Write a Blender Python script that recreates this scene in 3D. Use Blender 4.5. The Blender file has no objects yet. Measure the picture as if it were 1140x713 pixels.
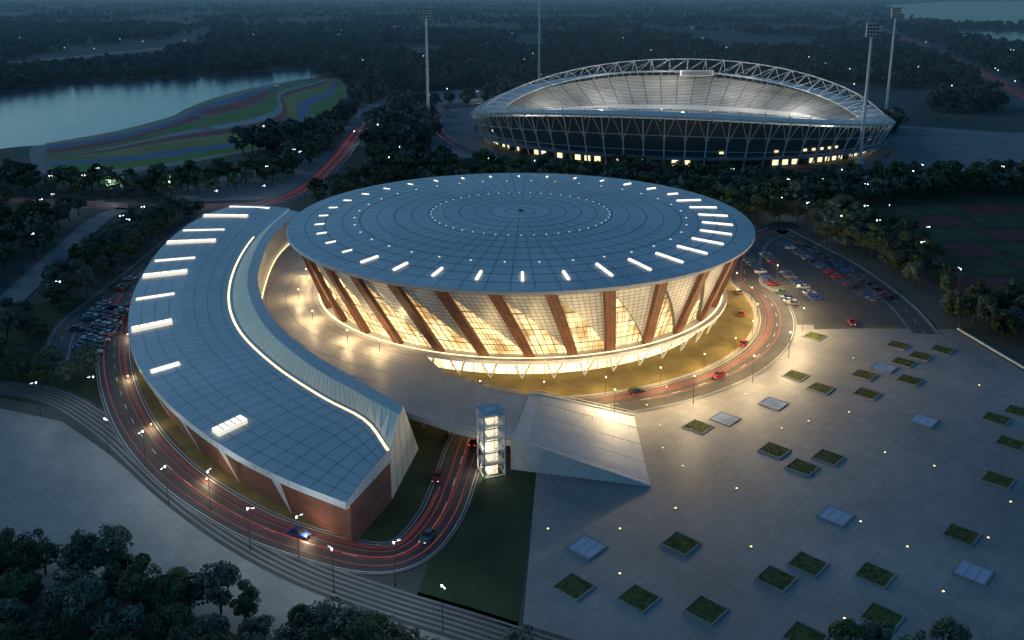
import bpy, math, random
from mathutils import Vector, Matrix
from mathutils.noise import noise as pnoise
random.seed(7)
R_=math.radians
sc=bpy.context.scene
# ---------------------------------------------------------------- image pixels, unprojected through the camera to a given height -> world coordinates (metres)
TH=R_(14); FP=1000.0; YP=240.0; HC=100.0
cT,sT=math.cos(TH),math.sin(TH)
def G(px,py,h=0.0):
    a=(px-570)/FP; b=(py-YP)/FP
    t=(HC-h)/(sT+b*cT)
    return Vector((a*t, t*(cT-b*sT), h))
def GL(l,h=0.0): return [G(p[0],p[1],h) for p in l]
# ---------------------------------------------------------------- materials
def newmat(name):
    m=bpy.data.materials.new(name); m.use_nodes=True
    return m,m.node_tree.nodes,m.node_tree.links,m.node_tree.nodes['Principled BSDF']
def mat(name,c1,c2=None,rough=.7,scale=.2,metal=0,detail=6,bump=0,bscale=4,spec=.5,rnd=0,coord='Object',emit=None,es=0):
    m,N,L,B=newmat(name)
    B.inputs['Roughness'].default_value=rough; B.inputs['Metallic'].default_value=metal
    B.inputs['Specular IOR Level'].default_value=spec
    tc=N.new('ShaderNodeTexCoord')
    if c2 is None: c2=tuple(c*.8 for c in c1)
    nz=N.new('ShaderNodeTexNoise'); nz.inputs['Scale'].default_value=scale; nz.inputs['Detail'].default_value=detail
    L.new(tc.outputs[coord],nz.inputs['Vector'])
    rp=N.new('ShaderNodeValToRGB'); rp.color_ramp.elements[0].position=.35; rp.color_ramp.elements[1].position=.65
    rp.color_ramp.elements[0].color=(*c1,1); rp.color_ramp.elements[1].color=(*c2,1)
    L.new(nz.outputs['Fac'],rp.inputs['Fac'])
    out=rp.outputs['Color']
    if rnd:
        oi=N.new('ShaderNodeObjectInfo'); mr=N.new('ShaderNodeMapRange')
        mr.inputs['To Min'].default_value=1-rnd; mr.inputs['To Max'].default_value=1+rnd
        L.new(oi.outputs['Random'],mr.inputs['Value'])
        mx=N.new('ShaderNodeVectorMath'); mx.operation='SCALE'
        L.new(out,mx.inputs[0]); L.new(mr.outputs[0],mx.inputs['Scale']); out=mx.outputs[0]
    L.new(out,B.inputs['Base Color'])
    if bump:
        n2=N.new('ShaderNodeTexNoise'); n2.inputs['Scale'].default_value=bscale; n2.inputs['Detail'].default_value=4
        L.new(tc.outputs[coord],n2.inputs['Vector'])
        bp=N.new('ShaderNodeBump'); bp.inputs['Strength'].default_value=bump; bp.inputs['Distance'].default_value=.2
        L.new(n2.outputs['Fac'],bp.inputs['Height']); L.new(bp.outputs[0],B.inputs['Normal'])
    if emit:
        B.inputs['Emission Color'].default_value=(*emit,1); B.inputs['Emission Strength'].default_value=es
    return m
def emis(name,c,s):
    m,N,L,B=newmat(name)
    B.inputs['Base Color'].default_value=(*[x*.3 for x in c],1)
    B.inputs['Emission Color'].default_value=(*c,1); B.inputs['Emission Strength'].default_value=s
    return m
def gridmat(name,c1,c2,mortar,bw,bh,ms,rough=.5,metal=0,coord='Object',rot=0,emit=0,nscale=.05,offset=0.0,nvar=.35):
    """slab / panel grid with tone variation"""
    m,N,L,B=newmat(name)
    B.inputs['Metallic'].default_value=metal
    tc=N.new('ShaderNodeTexCoord'); mp=N.new('ShaderNodeMapping'); mp.inputs['Rotation'].default_value[2]=rot
    L.new(tc.outputs[coord],mp.inputs['Vector'])
    br=N.new('ShaderNodeTexBrick'); br.offset=offset; br.inputs['Scale'].default_value=1
    br.inputs['Brick Width'].default_value=bw; br.inputs['Row Height'].default_value=bh
    br.inputs['Mortar Size'].default_value=ms; br.inputs['Mortar Smooth'].default_value=.2
    br.inputs['Color1'].default_value=(*c1,1); br.inputs['Color2'].default_value=(*c2,1); br.inputs['Mortar'].default_value=(*mortar,1)
    L.new(mp.outputs[0],br.inputs['Vector'])
    nz=N.new('ShaderNodeTexNoise'); nz.inputs['Scale'].default_value=nscale; nz.inputs['Detail'].default_value=7; nz.inputs['Roughness'].default_value=.62
    L.new(tc.outputs[coord],nz.inputs['Vector'])
    mr=N.new('ShaderNodeMapRange'); mr.inputs['From Min'].default_value=.3; mr.inputs['From Max'].default_value=.7
    mr.inputs['To Min'].default_value=1-nvar; mr.inputs['To Max'].default_value=1+nvar
    L.new(nz.outputs['Fac'],mr.inputs['Value'])
    m2=N.new('ShaderNodeMapRange'); m2.inputs['From Min'].default_value=.3; m2.inputs['From Max'].default_value=.7
    m2.inputs['To Min'].default_value=rough-.1; m2.inputs['To Max'].default_value=rough+.12
    L.new(nz.outputs['Fac'],m2.inputs['Value']); L.new(m2.outputs[0],B.inputs['Roughness'])
    vm=N.new('ShaderNodeVectorMath'); vm.operation='SCALE'
    L.new(br.outputs['Color'],vm.inputs[0]); L.new(mr.outputs[0],vm.inputs['Scale'])
    L.new(vm.outputs[0],B.inputs['Base Color'])
    return m
M={}
M['ground']=mat('ground_soil_grass',(.04,.055,.045),(.09,.10,.085),rough=.95,scale=.012,bump=.3,bscale=.5)
M['grass']=mat('lawn_grass',(.035,.055,.02),(.06,.08,.03),rough=.95,scale=.15,bump=.4,bscale=3)
M['grassd']=mat('dark_lawn_grass',(.018,.042,.016),(.035,.065,.024),rough=.95,scale=.12,bump=.4,bscale=3)
M['ochre']=mat('ochre_planting',(.13,.10,.03),(.19,.15,.05),rough=.95,scale=.2,bump=.4,bscale=3)  # yellow-brown tone for lawn and planting
M['asphalt']=mat('asphalt',(.05,.05,.05),(.07,.07,.07),rough=.65,scale=.3,bump=.1,bscale=8)
M['pave']=gridmat('plaza_paving',(.25,.252,.235),(.295,.29,.268),(.19,.19,.18),3.0,3.0,.05,rough=.55,rot=.78,nscale=.022,nvar=.32)
M['pave2']=gridmat('forecourt_paving',(.26,.255,.24),(.31,.30,.28),(.18,.18,.17),2.4,1.2,.05,rough=.6,rot=.2,nscale=.05,offset=.5)
M['path']=mat('concrete_path',(.18,.185,.18),(.25,.25,.235),rough=.8,scale=.08)
M['deck']=gridmat('deck_stone',(.38,.38,.36),(.44,.435,.41),(.25,.25,.24),1.8,1.8,.05,rough=.5,rot=.5,nscale=.06,nvar=.2)
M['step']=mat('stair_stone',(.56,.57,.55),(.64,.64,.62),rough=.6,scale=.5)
M['kerb']=mat('kerb_stone',(.28,.28,.27),rough=.8,scale=1)
M['white']=mat('white_paint',(.75,.75,.73),(.65,.65,.63),rough=.5,scale=1)
M['roof']=mat('roof_metal',(.53,.57,.57),(.68,.71,.70),rough=.48,scale=.03,metal=.15)
M['seam']=mat('roof_seam',(.17,.19,.20),rough=.5,scale=.5,metal=.3)
M['wood']=gridmat('timber_brown_fins',(.17,.07,.04),(.25,.105,.06),(.06,.025,.02),1.3,.5,.1,rough=.6,coord='UV',nscale=.3)
M['brick']=gridmat('red_brick_cladding',(.20,.075,.05),(.27,.1,.065),(.1,.05,.04),1.2,.4,.05,rough=.8,coord='UV',nscale=.3,offset=.5)
M['panel']=gridmat('white_metal_panels',(.50,.53,.54),(.59,.61,.61),(.12,.13,.14),1.5,1.1,.09,rough=.4,metal=.2,coord='UV',nscale=.15,nvar=.2)
M['cream']=gridmat('cream_cladding',(.66,.64,.57),(.74,.72,.64),(.3,.27,.2),1.8,8,.1,rough=.5,coord='UV',nscale=.1,nvar=.15)
M['steelw']=mat('white_steel',(.66,.68,.67),rough=.4,scale=1)
M['steeld']=mat('dark_steel',(.10,.11,.12),rough=.5,scale=1,metal=.5)
M['grey']=mat('grey_concrete',(.22,.225,.22),(.3,.3,.29),rough=.8,scale=.2)
M['seat']=gridmat('seating_rows',(.42,.44,.43),(.56,.58,.56),(.13,.15,.16),11,1.5,.42,rough=.7,coord='UV',nscale=.03,nvar=.45)
M['darkglass']=mat('dark_glass',(.02,.025,.03),rough=.08,scale=1,spec=.8)
M['sky_l']=emis('skylight_lit',(1.0,.94,.80),1.5)
M['sky_a']=emis('roof_slit_lit',(1.0,.95,.82),1.6)
M['dot_l']=emis('roof_lamp_lit',(1.0,.93,.80),.9)
M['warm']=emis('warm_light_strip',(1.0,.72,.36),3)
M['gut']=emis('gutter_light',(1.0,.76,.42),2.2)
M['lampw']=emis('lamp_cool_white',(.75,.9,1.0),10)
M['addlamp']=emis('added_post_glow',(1.0,.75,.35),6)
M['lampp']=emis('plaza_lamp_warm',(1.0,.75,.35),2.6)
M['red']=emis('tail_light_trail',(1.0,.15,.11),.33)
M['bark']=mat('bark',(.05,.04,.03),rough=.9,scale=3)
M['water']=mat('river_water',(.05,.08,.09),(.06,.09,.10),rough=.18,scale=.01,bump=.35,bscale=.1,spec=.8)
def leafmat(name,c1,c2,rnd):
    m=mat(name,c1,c2,rough=.75,scale=.45,rnd=rnd,detail=3,spec=.25); return m
M['leaf1']=leafmat('foliage_dark',(.032,.062,.028),(.095,.135,.06),.45)
M['leaf2']=leafmat('foliage_grey',(.06,.09,.06),(.14,.17,.115),.35)
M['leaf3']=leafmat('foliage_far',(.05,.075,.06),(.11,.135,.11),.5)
def glassmat(name,c1,c2,s,bw,bh,ms,nscale,grad=None):
    m,N,L,B=newmat(name)
    tc=N.new('ShaderNodeTexCoord')
    br=N.new('ShaderNodeTexBrick'); br.offset=0; br.inputs['Scale'].default_value=1
    br.inputs['Brick Width'].default_value=bw; br.inputs['Row Height'].default_value=bh; br.inputs['Mortar Size'].default_value=ms
    br.inputs['Color1'].default_value=(1,1,1,1); br.inputs['Color2'].default_value=(.6,.6,.6,1); br.inputs['Mortar'].default_value=(.10,.08,.06,1)
    L.new(tc.outputs['UV'],br.inputs['Vector'])
    nz=N.new('ShaderNodeTexNoise'); nz.inputs['Scale'].default_value=nscale; nz.inputs['Detail'].default_value=3
    L.new(tc.outputs['UV'],nz.inputs['Vector'])
    rp=N.new('ShaderNodeValToRGB'); rp.color_ramp.elements[0].position=.36; rp.color_ramp.elements[1].position=.62
    rp.color_ramp.elements[0].color=(*c1,1); rp.color_ramp.elements[1].color=(*c2,1)
    L.new(nz.outputs['Fac'],rp.inputs['Fac'])
    mx=N.new('ShaderNodeMixRGB'); mx.blend_type='MULTIPLY'; mx.inputs[0].default_value=1
    L.new(rp.outputs[0],mx.inputs[1]); L.new(br.outputs['Color'],mx.inputs[2])
    L.new(mx.outputs[0],B.inputs['Emission Color']); B.inputs['Emission Strength'].default_value=s
    if grad:   # glow painted stronger in the lower panes; no lamps stand inside
        sp_=N.new('ShaderNodeSeparateXYZ'); L.new(tc.outputs['UV'],sp_.inputs[0])
        mr=N.new('ShaderNodeMapRange'); mr.inputs['From Min'].default_value=-21; mr.inputs['From Max'].default_value=-3
        mr.inputs['To Min'].default_value=grad[0]; mr.inputs['To Max'].default_value=grad[1]
        L.new(sp_.outputs['Y'],mr.inputs['Value']); L.new(mr.outputs[0],B.inputs['Emission Strength'])
    B.inputs['Base Color'].default_value=(.05,.05,.05,1); B.inputs['Roughness'].default_value=.15
    return m
M['glass']=glassmat('lit_curtain_wall',(.46,.25,.08),(1.0,.74,.36),2.2,2.2,1.8,.09,.17,(3.1,1.2))
M['gfloor']=glassmat('lit_ground_floor',(1.0,.66,.28),(1.0,.82,.48),3.0,3.0,5.6,.12,.1)
M['stwin']=emis('stadium_openings_lit',(1.0,.80,.46),1.6)
# ---------------------------------------------------------------- mesh helper
class MB:
    def __init__(s): s.v=[];s.f=[];s.m=[];s.u=[]
    def add(s,pts,m=0,uv=None):
        i=len(s.v); s.v+= [tuple(p) for p in pts]; s.f.append(tuple(range(i,i+len(pts)))); s.m.append(m); s.u.append(uv)
    def box(s,c,size,rot=0,m=0,top=1.0):
        cx,cy,cz=c; sx,sy,sz=[k/2 for k in size]; co,si=math.cos(rot),math.sin(rot)
        P=[]
        for z,k in ((-sz,1),(sz,top)):
            for x,y in ((-sx,-sy),(sx,-sy),(sx,sy),(-sx,sy)):
                x*=k;y*=k; P.append((cx+x*co-y*si,cy+x*si+y*co,cz+z))
        for q in ((3,2,1,0),(4,5,6,7),(0,1,5,4),(1,2,6,5),(2,3,7,6),(3,0,4,7)): s.add([P[k] for k in q],m)
    def tube(s,a,b,r1,r2=None,n=6,m=0,caps=False):
        a=Vector(a);b=Vector(b); r2=r1 if r2 is None else r2
        d=(b-a).normalized(); u=d.orthogonal().normalized(); w=d.cross(u)
        A=[a+(u*math.cos(6.28318*k/n)+w*math.sin(6.28318*k/n))*r1 for k in range(n)]
        Bq=[b+(u*math.cos(6.28318*k/n)+w*math.sin(6.28318*k/n))*r2 for k in range(n)]
        for k in range(n):
            j=(k+1)%n; s.add([A[k],A[j],Bq[j],Bq[k]],m)
        if caps: s.add(A[::-1],m); s.add(Bq,m)
    def loft(s,A,B,m=0,v0=0,v1=None):
        u=0
        for k in range(len(A)-1):
            du=(Vector(A[k+1])-Vector(A[k])).length; h=(Vector(B[k])-Vector(A[k])).length
            vv=h if v1 is None else v1
            s.add([A[k],A[k+1],B[k+1],B[k]],m,[(u,v0),(u+du,v0),(u+du,v0+vv),(u,v0+vv)]); u+=du
    def obj(s,name,mats,parent=None,smooth=False,recalc=False):
        me=bpy.data.meshes.new(name); me.from_pydata(s.v,[],s.f)
        for k in mats: me.materials.append(M[k] if isinstance(k,str) else k)
        me.polygons.foreach_set('material_index',s.m)
        if any(x is not None for x in s.u):
            uvl=me.uv_layers.new(name='UVMap'); buf=[]
            for f,u in zip(s.f,s.u):
                if u is None: u=[(0,0)]*len(f)
                for q in u: buf+= [q[0],q[1]]
            uvl.data.foreach_set('uv',buf)
        if smooth: me.polygons.foreach_set('use_smooth',[True]*len(s.f))
        me.update()
        o=bpy.data.objects.new(name,me); sc.collection.objects.link(o)
        if parent: o.parent=parent
        return o
def empty(name,loc=(0,0,0)):
    o=bpy.data.objects.new(name,None); sc.collection.objects.link(o); o.location=loc; return o
def crom(P,n=10,closed=False):
    P=[Vector(p) for p in P]; out=[]; N=len(P)
    rng=range(N) if closed else range(N-1)
    for i in rng:
        if closed: p0,p1,p2,p3=P[(i-1)%N],P[i],P[(i+1)%N],P[(i+2)%N]
        else: p0=P[i-1] if i>0 else P[0]*2-P[1]; p1=P[i];p2=P[i+1]; p3=P[i+2] if i+2<N else P[-1]*2-P[-2]
        for k in range(n):
            t=k/n
            out.append(.5*((2*p1)+(p2-p0)*t+(2*p0-5*p1+4*p2-p3)*t*t+(3*p1-p0-3*p2+p3)*t**3))
    if not closed: out.append(P[-1])
    return out
def resample(P,n):
    L=[0]
    for a,b in zip(P,P[1:]): L.append(L[-1]+(b-a).length)
    out=[];j=0
    for k in range(n):
        t=L[-1]*k/(n-1)
        while j<len(P)-2 and L[j+1]<t: j+=1
        f=(t-L[j])/max(1e-6,L[j+1]-L[j]); out.append(P[j].lerp(P[j+1],min(1,f)))
    return out
def offs(P,d):
    out=[]
    for i,p in enumerate(P):
        a=P[max(0,i-1)];b=P[min(len(P)-1,i+1)]; t=(b-a); t.z=0
        t=t.normalized() if t.length>1e-6 else Vector((1,0,0)); out.append(p+Vector((-t.y,t.x,0))*d)
    return out
def atz(P,z): return [Vector((p.x,p.y,z)) for p in P]
def ribbon(mb,P,w,z,m=0,off=0):
    A=atz(offs(P,off-w/2),z);B=atz(offs(P,off+w/2),z)
    for k in range(len(P)-1): mb.add([A[k],A[k+1],B[k+1],B[k]],m)
import mathutils.geometry as mg
def sheet(name,pts,z,m,closed_smooth=False,n=6):
    P=[Vector((p[0],p[1],0)) for p in pts]
    if closed_smooth: P=crom(P,n,True)
    P=atz(P,z)
    mb=MB()
    for t in mg.tessellate_polygon([P]):
        a,b,c=[P[i] for i in t]
        if (b-a).cross(c-a).z<0: a,b,c=a,c,b
        mb.add([a,b,c])
    return mb.obj(name,[m])
def inpoly(x,y,P):
    c=False;j=len(P)-1
    for i in range(len(P)):
        xi,yi=P[i][0],P[i][1];xj,yj=P[j][0],P[j][1]
        if (yi>y)!=(yj>y) and x<(xj-xi)*(y-yi)/(yj-yi)+xi: c=not c
        j=i
    return c
# ---------------------------------------------------------------- ground
mb=MB()
mb.add([(-14000,-300,0),(14000,-300,0),(14000,22000,0),(-14000,22000,0)]); mb.obj('ground',['ground'])
AC=Vector((2.7,286,0))
def ring(r,a,z=0): return Vector((AC.x+r*math.sin(a),AC.y-r*math.cos(a),z))
EXCL=[]
sheet('forecourt_pavement',[ring(94,R_(k*6)) for k in range(60)],.02,'pave2')
sheet('arena_lawn',[ring(76,R_(k)) for k in range(-22,112,4)]+[ring(60,R_(k)) for k in range(110,-24,-4)],.05,'ochre')
plaza=GL([(575,780),(597,528),(650,470),(700,464),(770,449),(828,421),(858,390),(866,368),(960,366),(1062,367),(1140,414),(1300,505),(1420,780)])
sheet('plaza_pavement',plaza,.045,'pave')
mb=MB(); pb=GL([(1066,367),(1140,411),(1300,501)])
ribbon(mb,pb,.5,.55,0); mb.loft(atz(offs(pb,-.25),.05),atz(offs(pb,-.25),.55)); mb.loft(atz(offs(pb,.25),.05),atz(offs(pb,.25),.55)); mb.obj('low_border_wall',['step'])
wpz=GL([(-120,440),(0,455),(70,470),(120,505),(190,565),(270,615),(350,655),(440,690),(600,735),(560,800),(420,800),(250,700),(150,660),(-160,660)])
sheet('west_plaza_pavement',wpz,.04,'pave')
sheet('dark_lawn',GL([(514,524),(597,527),(576,702),(464,664)]),.06,'grassd')
sheet('loop_lawn',GL([(452,466),(506,482),(492,530),(458,585),(428,607),(395,606),(380,590),(390,570),(440,520)]),.055,'grass')
sheet('crescent_planting',GL([(150,370),(148,420),(172,465),(225,525),(300,570),(360,596),(400,606),(440,560),(430,500),(300,430),(200,380)]),.05,'ochre')
sheet('west_lawn',GL([(-60,350),(110,330),(140,360),(132,420),(160,500),(110,490),(60,455),(-60,430)]),.03,'grassd')
# ---------------------------------------------------------------- roads
roads=[]
def road(px,w,trails=0,kerb=True,name='road',z=.08,dash=True,world=None,n=12,mt='asphalt'):
    P=crom(world if world else GL(px),n)
    roads.append((P,w))
    mb=MB(); ribbon(mb,P,w,z,0)
    if kerb:
        for sgn in (-1,1):
            ribbon(mb,P,.3,z+.13,1,off=sgn*(w/2+.15))
            mb.loft(atz(offs(P,sgn*(w/2)),z-.02),atz(offs(P,sgn*(w/2)),z+.13),1)
    if dash:
        for sgn in (-1,1): ribbon(mb,P,.14,z+.006,2,off=sgn*(w/2-.5))
        Q=resample(P,max(4,int(sum((b-a).length for a,b in zip(P,P[1:]))/3)))
        for k in range(0,len(Q)-1,3): ribbon(mb,[Q[k],Q[k+1]],.16,z+.006,2)
    mb.obj(name,[mt,'kerb','white'])
    if trails:
        mb=MB(); rr=random.Random(int(w*10)+len(P))
        for k in range(trails):
            o=rr.uniform(-.34,.34)*w; L0=len(P)
            a=rr.randint(0,max(1,L0//3)); b=L0-rr.randint(1,max(2,L0//3))
            ribbon(mb,P[a:b],rr.choice([.05,.07,.11]),z+.35+k*.01,0,off=o)
        mb.obj('tail_light_trail',['red'])
    return P
rl=road([(150,318),(132,360),(128,410),(148,470),(195,527),(270,577),(345,606),(415,622),(458,612),(490,575),(508,530),(522,490),(545,462)],9,8)
angs=[R_(a) for a in (2,12,22,32,44,56,68,80,92,104)]
rr_=road(None,11,10,world=[ring(83,a) for a in angs]+[G(838,272),G(868,256)],n=8)
r3=road([(868,256),(905,275),(950,300),(1000,338),(1030,372)],8,0)
r4=road([(-40,222),(60,226),(150,231),(230,231),(300,226),(345,207),(378,175),(402,145),(440,128),(500,119),(560,112)],12,8)
r5=road([(500,119),(487,135),(497,155),(540,175)],9,5,n=8)
r6=road([(-60,395),(0,345),(60,290),(110,245),(140,232)],9,0,mt='path',dash=False)
r7=road([(60,405),(75,365),(110,335),(160,295),(200,262),(235,238)],7,0)
r8=road([(-60,75),(60,66),(200,52),(280,44),(420,36),(560,22),(760,14)],30,9,kerb=False,mt='path',dash=False)
r9=road([(860,0),(920,14),(1000,42),(1070,72),(1140,108),(1250,170)],34,16,kerb=False)
r10=road([(560,22),(700,30),(900,30),(1000,42)],18,4,kerb=False,mt='path',dash=False)
r11=road([(1250,150),(1100,150),(1010,150),(960,180)],16,0,kerb=False,mt='path',dash=False)
r12=road([(400,60),(500,52),(620,48),(700,40)],12,0,kerb=False,mt='path',dash=False)
wp=crom(GL([(-80,428),(0,432),(60,442),(120,478),(190,541),(260,592),(340,635),(430,668),(520,696),(640,735)]),12)
mb=MB(); 
for k in range(6): ribbon(mb,wp,.5,.075,0,off=(k-2.5)*1.15)
mb.obj('stepped_stone_walk',['path'])
mb=MB(); ribbon(mb,wp,8,.06,0); mb.obj('walk_base_pavement',['asphalt'])
sheet('parking_lot_pavement',GL([(812,292),(840,270),(868,262),(915,285),(1002,342),(1015,362),(880,362),(860,345)]),.035,'asphalt')
sheet('parking_lot_pavement',GL([(62,405),(78,365),(120,322),(160,300),(150,325),(125,375),(118,400)]),.035,'asphalt')
pv1=GL([(180,216),(240,200),(330,165),(368,168),(372,178),(345,203),(300,222),(200,225)]); sheet('north_west_pavement',pv1,.03,'path')
pv2=GL([(378,150),(400,122),(440,104),(560,98),(540,112),(500,116),(440,124),(410,140),(395,158)]); sheet('stadium_forecourt_pavement',pv2,.03,'path')
pv3=GL([(500,122),(560,115),(540,150),(560,185),(700,197),(900,195),(990,175),(1000,140),(1160,150),(1160,180),(1020,200),(900,212),(600,205),(480,180),(480,140)]); sheet('stadium_apron_pavement',pv3,.025,'path')
EXCL+= [pv1,pv2,pv3]
cp=GL([(960,212),(1145,205),(1300,235),(1300,330),(1150,345),(1062,332),(980,268)]); EXCL.append(cp)
sheet('sports_field',cp,.03,'grassd')
M['clay']=mat('clay_court',(.10,.028,.024),(.14,.04,.032),rough=.9,scale=.1)
base=G(1050,262); 
for i in range(-2,5):
    for j in range(-3,3):
        c=Vector((base.x+i*34+j*6,base.y+j*23,0))
        if not inpoly(c.x,c.y,cp) : continue
        mb=MB(); mb.box((c.x,c.y,.05),(30,18,.03),.15,0)
        for dy in (-5,5): mb.box((c.x-dy*.15,c.y+dy,.068),(24,.12,.006),.15,1)
        for dx in (-12,0,12): mb.box((c.x+dx,c.y+dx*.15,.068),(.12,10,.006),.15,1)
        mb.obj('sports_court',['clay' if (i+j)%2 else 'grass','kerb'])
# river & bands
riv=crom(GL([(-160,118),(0,104),(60,94),(140,88),(250,84),(352,76),(356,84),(330,93),(262,103),(215,118),(190,130),(130,146),(60,160),(0,166),(-160,190)]),6,True)
sheet('river_water',riv,.04,'water'); EXCL.append(riv)
riv2=GL([(985,6),(1060,2),(1300,2),(1300,40),(1140,28),(1060,26),(1010,22)]); sheet('river_water',riv2,.04,'water'); EXCL.append(riv2)
riv3=GL([(1040,34),(1140,36),(1300,44),(1300,74),(1140,56),(1080,44)]); sheet('river_water',riv3,.04,'water'); EXCL.append(riv3)
cols={'band_red':(.36,.08,.07),'band_green':(.15,.27,.05),'band_tan':(.42,.35,.25),'band_blue':(.13,.21,.36),'band_grey':(.36,.38,.38),'band_olive':(.32,.30,.08)}
for k,c in cols.items(): M[k]=mat(k,c,tuple(x*.75 for x in c),rough=.9,scale=.03)
park=crom(GL([(40,160),(120,148),(190,130),(222,116),(268,102),(330,90),(372,88),(392,105),(384,135),(340,156),(250,174),(150,192),(50,195)]),5,True); EXCL.append(park)
sheet('riverside_park_pavement',park,.03,'path')
top=resample(crom(GL([(50,160),(130,146),(192,130),(222,115),(268,101),(325,90),(355,86)]),8),48)
bot=resample(crom(GL([(56,194),(150,190),(250,174),(338,155),(378,132),(389,108),(378,88)]),8),48)
seq=['band_tan','band_blue','band_red','band_green','band_grey','band_red','band_olive','band_blue','band_green','band_tan']
edges=[0,.09,.18,.30,.45,.52,.60,.74,.82,.94,1.0]
for i,mn in enumerate(seq):
    mb=MB()
    def lane(t):
        return [top[k].lerp(bot[k],min(1,max(0,t+.11*math.sin(k*.24+t*6)*math.sin(math.pi*t)))) for k in range(48)]
    A=lane(edges[i]);B=lane(edges[i+1]-.012)
    k0=0
    while k0<47:
        k1=min(47,k0+random.randint(9,22)); mb.loft(atz(A[k0:k1+1],.06),atz(B[k0:k1+1],.06)); k0=k1+ (1 if random.random()<.5 else 0)
    mb.obj('coloured_park_band',[mn])
# ---------------------------------------------------------------- plaza squares
green=[(907,375),(1000,385),(1049,390),(1025,397),(1006,404),(886,419),(962,418),(1013,424),(914,433),(965,439),(777,476),(862,502),(922,510),(893,521),(1109,467),(1134,459),(1125,494),(1111,535),(1070,596),(974,641),(899,629),(864,645),(758,606),(639,654),(711,667),(786,680),(982,688),(896,710),(1180,520),(1190,620)]
blue=[(984,410),(861,450),(807,467),(1028,469),(930,575),(653,610),(1083,638)]
M['pglass']=mat('floor_glass_panel',(.20,.28,.40),(.28,.36,.48),rough=.15,scale=.3,spec=.8,emit=(.4,.6,1.0),es=.04)
M['pgrass']=mat('planter_grass',(.07,.095,.022),(.14,.16,.045),rough=.95,scale=.9,bump=.5,bscale=6)  # grass albedo brightened so the planters look olive lit
for lst,mm,nm in ((green,'pgrass','square_planter'),(blue,'pglass','floor_skylight')):
    for p in lst:
        c=G(*p); mb=MB(); S=5.3; a=R_(47); co,si=math.cos(a),math.sin(a)
        for dx,dy,sx,sy in ((0,-S/2,S+.3,.3),(0,S/2,S+.3,.3),(-S/2,0,.3,S-.3),(S/2,0,.3,S-.3)):
            mb.box((c.x+dx*co-dy*si,c.y+dx*si+dy*co,.16),(sx,sy,.24),a,0)
        mb.box((c.x,c.y,.13),(S-.3,S-.3,.12),a,1)
        if nm=='floor_skylight':
            for t in (-.9,.9): mb.box((c.x-t*si,c.y+t*co,.2),(S-.3,.08,.04),a,0)
        else:
            rr=random.Random(p[0])
            for k in range(200):
                u,v=rr.uniform(-2.4,2.4),rr.uniform(-2.4,2.4); x=c.x+u*co-v*si;y=c.y+u*si+v*co;h=rr.uniform(.12,.35);q=rr.uniform(0,3.1)
                mb.add([(x-.1*math.cos(q),y-.1*math.sin(q),.18),(x+.1*math.cos(q),y+.1*math.sin(q),.18),(x+rr.uniform(-.1,.1),y,.18+h)],1)
        mb.obj(nm,['grey',mm])
mb=MB()
for p in [(720,452),(742,432),(735,475),(738,500),(760,520),(870,478),(985,505),(820,545),(752,567),(700,520),(958,582),(1040,520),(900,470),(945,460),(1010,610),(1100,600),(836,610),(690,590),(610,590),(690,640),(940,690),(1050,660),(870,400),(830,440),(950,400),(1090,430),(1125,560)]:
    c=G(*p); mb.tube((c.x,c.y,.05),(c.x,c.y,.25),.22,.22,8,0,True)
    mb.tube((c.x,c.y,.25),(c.x,c.y,.34),.22,.16,8,1,True)
mb.obj('plaza_floor_lights',['steeld','lampp'])
# ---------------------------------------------------------------- ARENA
arena=empty('arena',AC)
def P_(o):
    o.parent=arena; o.matrix_parent_inverse=Matrix.Translation(-AC); return o
RT=74.5; HZ=28.0
def rz(r): return HZ+2.2*(1-(r/RT)**2)
NS=144
mb=MB(); radii=[0,8,16,24,32,40,48,56,62,68,RT]
for i in range(len(radii)-1):
    for k in range(NS):
        a0=2*math.pi*k/NS;a1=2*math.pi*(k+1)/NS;r0,r1=radii[i],radii[i+1]
        if r0==0: mb.add([ring(0,0,rz(0)),ring(r1,a0,rz(r1)),ring(r1,a1,rz(r1))])
        else: mb.add([ring(r0,a0,rz(r0)),ring(r1,a0,rz(r1)),ring(r1,a1,rz(r1)),ring(r0,a1,rz(r0))])
P_(mb.obj('roof_disc',['roof'],smooth=True))
mb=MB()
for k in range(NS):
    a0=2*math.pi*k/NS;a1=2*math.pi*(k+1)/NS
    prof=[(RT,HZ-.02),(RT+.15,HZ-.2),(RT+.15,HZ-.9),(RT-.5,HZ-1.4),(70.2,HZ-1.9)]
    for (r0,z0),(r1,z1) in zip(prof,prof[1:]): mb.add([ring(r0,a0,z0),ring(r0,a1,z0),ring(r1,a1,z1),ring(r1,a0,z1)],0 if r1>RT else 1)
P_(mb.obj('roof_fascia',['steelw','grey'],smooth=False))
mb=MB()
def arcstrip(r,w,dz):
    for k in range(NS):
        a0=2*math.pi*k/NS;a1=2*math.pi*(k+1)/NS
        mb.add([ring(r-w/2,a0,rz(r-w/2)+dz),ring(r+w/2,a0,rz(r+w/2)+dz),ring(r+w/2,a1,rz(r+w/2)+dz),ring(r-w/2,a1,rz(r-w/2)+dz)])
for r in (5,10,15,20,25,30,35.5,41,46.5,52,57.5,63,69): arcstrip(r,.26 if r in (20,30,41,52,63) else .18,.05)
def radial(a,r0,r1,w,dz,m=0,h=0.0):
    n=6
    for j in range(n):
        ra=r0+(r1-r0)*j/n; rb=r0+(r1-r0)*(j+1)/n
        t=Vector((math.cos(a),math.sin(a),0))*w/2
        A,B=ring(ra,a,rz(ra)+dz),ring(rb,a,rz(rb)+dz)
        mb.add([A-t,B-t,B+t,A+t],m)
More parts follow.
